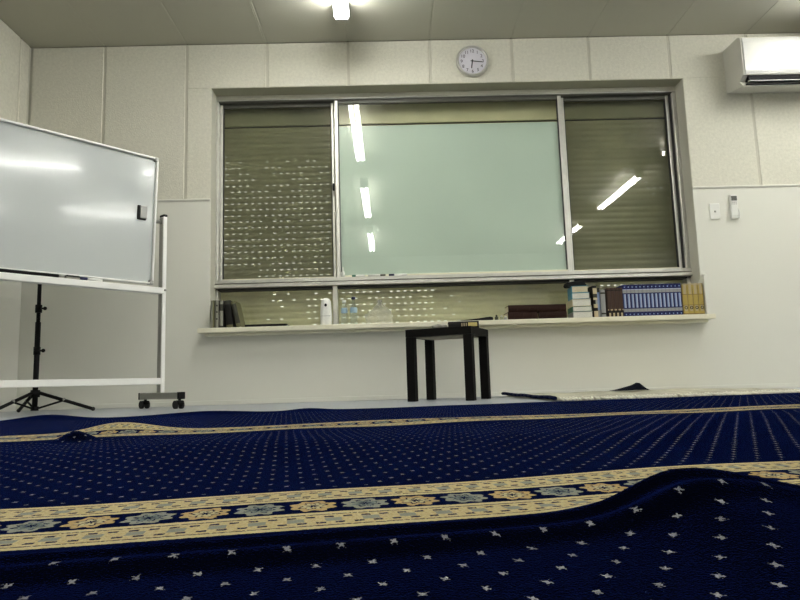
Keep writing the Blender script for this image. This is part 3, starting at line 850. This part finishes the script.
# things on the side table
bt = tm @ Vector((.300, .125, TH_))
t = thing('book', 'black hardback with gilt bands lying on the side table', 'book', bt, TA + rad(20))
m = MB(); m.box((-.085, 0, 0), (.085, .13, .004), M['black_'], .001); m.box((-.085, 0, .034), (.085, .13, .038), M['black_'], .001)
m.prism([(0, 0), (-.004, .010), (-.005, .019), (-.004, .028), (0, .038), (.004, .038), (.004, 0)], -.085, .085, M['black_'], 'X')
for x0, x1 in ((.025, .075),): m.box((x0, -.0062, .008), (x1, .0, .030), M['gilt'], .001)
for x0 in (-.012, .0, .012): m.box((x0, -.0062, .010), (x0 + .006, .0, .028), M['tan'], .0005)
m.build('cover', t)
MB().box((-.082, .005, .004), (.082, .127, .034), M['paper_y']).build('pages', t)
t = bmesh.new(); bmesh.ops.create_icosphere(t, subdivisions=3, radius=1)
for v_ in t.verts:
    n_ = 1 + .12 * math.sin(7 * v_.co.x + 3 * v_.co.z) + .1 * math.sin(9 * v_.co.y + 2) * math.cos(8 * v_.co.x)
    v_.co = Vector((v_.co.x * .042 * n_, v_.co.y * .035 * n_, max(-.012, v_.co.z * .016 * n_)))
for v_ in t.verts: v_.co.z += .0122
m = MB(); m._merge(t, M['cloth'], None, True)
o = m.build('grey_cloth', None, tm @ Vector((.165, .10, TH_))); tag(o, 'small crumpled grey cloth on the side table left of the black book', 'cloth')

# ------------------------------------------------------------------ clock
ck = thing('wall_clock', 'round wall clock with silver rim and lilac-grey face, above the window', 'clock', (.622, 4.2005, 2.267))
R = .110
MB().lathe([(R * .93, 0), (R, .004), (R, .026), (R * .97, .034), (R * .90, .036), (R * .865, .030), (R * .86, .014), (.0, .014)], M['chrome'], 48, '-Y', caps=False).build('rim', ck)
MB().cyl((0, -.012, 0), (0, -.0165, 0), R * .865, M['dial'], n=48, smooth=False).build('dial', ck)
def text_mesh(s, size):
    cu = bpy.data.curves.new('txt', 'FONT'); cu.body = s; cu.size = size; cu.align_x = 'CENTER'; cu.align_y = 'CENTER'; cu.extrude = .0004
    ob = bpy.data.objects.new('txt', cu); COL.objects.link(ob)
    dg = bpy.context.evaluated_depsgraph_get(); me_ = bpy.data.meshes.new_from_object(ob.evaluated_get(dg))
    bpy.data.objects.remove(ob); return me_
for k in range(1, 13):
    a = rad(30 * k); me_ = text_mesh(str(k), .031)
    b_ = bmesh.new(); b_.from_mesh(me_); bpy.data.meshes.remove(me_)
    nm = MB(); nm._merge(b_, M['ink'], Matrix.Translation((R * .66 * math.sin(a), -.0172, R * .66 * math.cos(a))) @ Matrix.Rotation(PI / 2, 4, 'X'))
    nm.build('numeral', ck)
def hand(name, deg, L, w, y):
    h = MB().box((-w / 2, -y - .0012, -.012), (w / 2, -y, L), M['ink'], .0003); o_ = h.build(name, ck); o_.rotation_euler.y = rad(deg)
hand('hour_hand', 188, .052, .0070, .0185); hand('minute_hand', 97, .070, .0060, .0205)
MB().cyl((0, -.017, 0), (0, -.023, 0), .0045, M['ink'], n=12).build('hand_cap', ck)

# ------------------------------------------------------------------ air conditioner
ac = thing('air_conditioner', 'white wall mounted split air conditioner high on the window wall at right', 'air conditioner', (2.36, 4.2012, 2.0))
W_ = .80
MB().prism([(0, 0), (0, .305), (-.185, .305), (-.212, .293), (-.218, .270), (-.218, .030), (-.205, .030), (-.165, .004), (-.20, -.034), (-.195, -.040)], 0, W_, M['acside'], 'X', bev=.002).build('body', ac)
MB().prism([(-.210, .035), (-.222, .035), (-.226, .06), (-.226, .255), (-.219, .285), (-.200, .299), (-.19, .299)], .012, W_ - .012, M['acwhite'], 'X').build('front_panel', ac)
MB().box((.035, -.212, -.001), (W_ - .035, -.170, .030), M['acvent'], .002).build('air_slot', ac)
MB().prism([(-.216, -.012), (-.218, -.006), (-.190, .004), (-.180, .002)], .040, W_ - .040, M['acwhite'], 'X').build('louver', ac)
MB().box((.020, -.208, -.034), (W_ - .02, -.198, -.024), M['acvent'], .001).build('lower_gap', ac)

# ------------------------------------------------------------------ switch plate and remote
sw = thing('wall_switch', 'small square white wall switch plate right of the window', 'switch', (2.198, 4.2, 1.178))
MB().box((-.034, -.009, -.053), (.034, 0, .053), M['plastic'], .003, 2).build('plate', sw)
MB().box((-.007, -.013, -.009), (.007, -.0085, .004), M['greysteel'], .002).build('button', sw)
rc = thing('remote_control', 'white remote control with grey display, hung on the wall right of the switch', 'remote', (2.326, 4.2006, 1.125))
MB().box((-.023, -.024, .012), (.023, -.006, .158), M['plastic'], .004, 2).build('body', rc)
MB().box((-.019, -.0262, .118), (.019, -.0235, .150), M['lcd'], .001).build('display', rc)
hd = MB().box((-.027, -.006, 0), (.027, 0, .085), M['plastic'], .002); hd.box((-.027, -.028, 0), (.027, -.006, .010), M['plastic'], .002)
hd.box((-.027, -.028, 0), (-.0235, -.006, .060), M['plastic']); hd.box((.0235, -.028, 0), (.027, -.006, .060), M['plastic'])
hd.build('holder', rc)
bt_ = MB()
for i in range(3):
    for j in range(2): bt_.box((-.014 + i * .011, -.026, .092 + j * .012), (-.007 + i * .011, -.0235, .098 + j * .012), M['lampgrey'], .0008)
bt_.build('buttons', rc)

# ------------------------------------------------------------------ daylight outside, camera
wd = bpy.data.worlds.new('outside'); wd.use_nodes = True; SC.world = wd
bg = wd.node_tree.nodes['Background']; bg.inputs[0].default_value = (1., .98, .86, 1); bg.inputs[1].default_value = .75

cam = bpy.data.cameras.new('camera'); co = bpy.data.objects.new('camera', cam); COL.objects.link(co)
cam.sensor_fit = 'HORIZONTAL'; cam.sensor_width = 36; cam.lens = 650 / 800 * 36; cam.clip_start = .01
rt = Vector((0.99944173, -0.01520737, -0.02974842)); up = Vector((0.02756458, -0.12782092, 0.99141415)); fw = Vector((0.01887927, 0.99168067, 0.12733037))
Mx = Matrix((rt, up, -fw)).transposed().to_4x4(); Mx.translation = (0, 0, .1008)
co.matrix_world = Mx
SC.camera = co
vs = SC.view_settings
vs.view_transform = 'Standard'; vs.look = 'None'; vs.gamma = 1; vs.use_curve_mapping = False; vs.exposure = .88
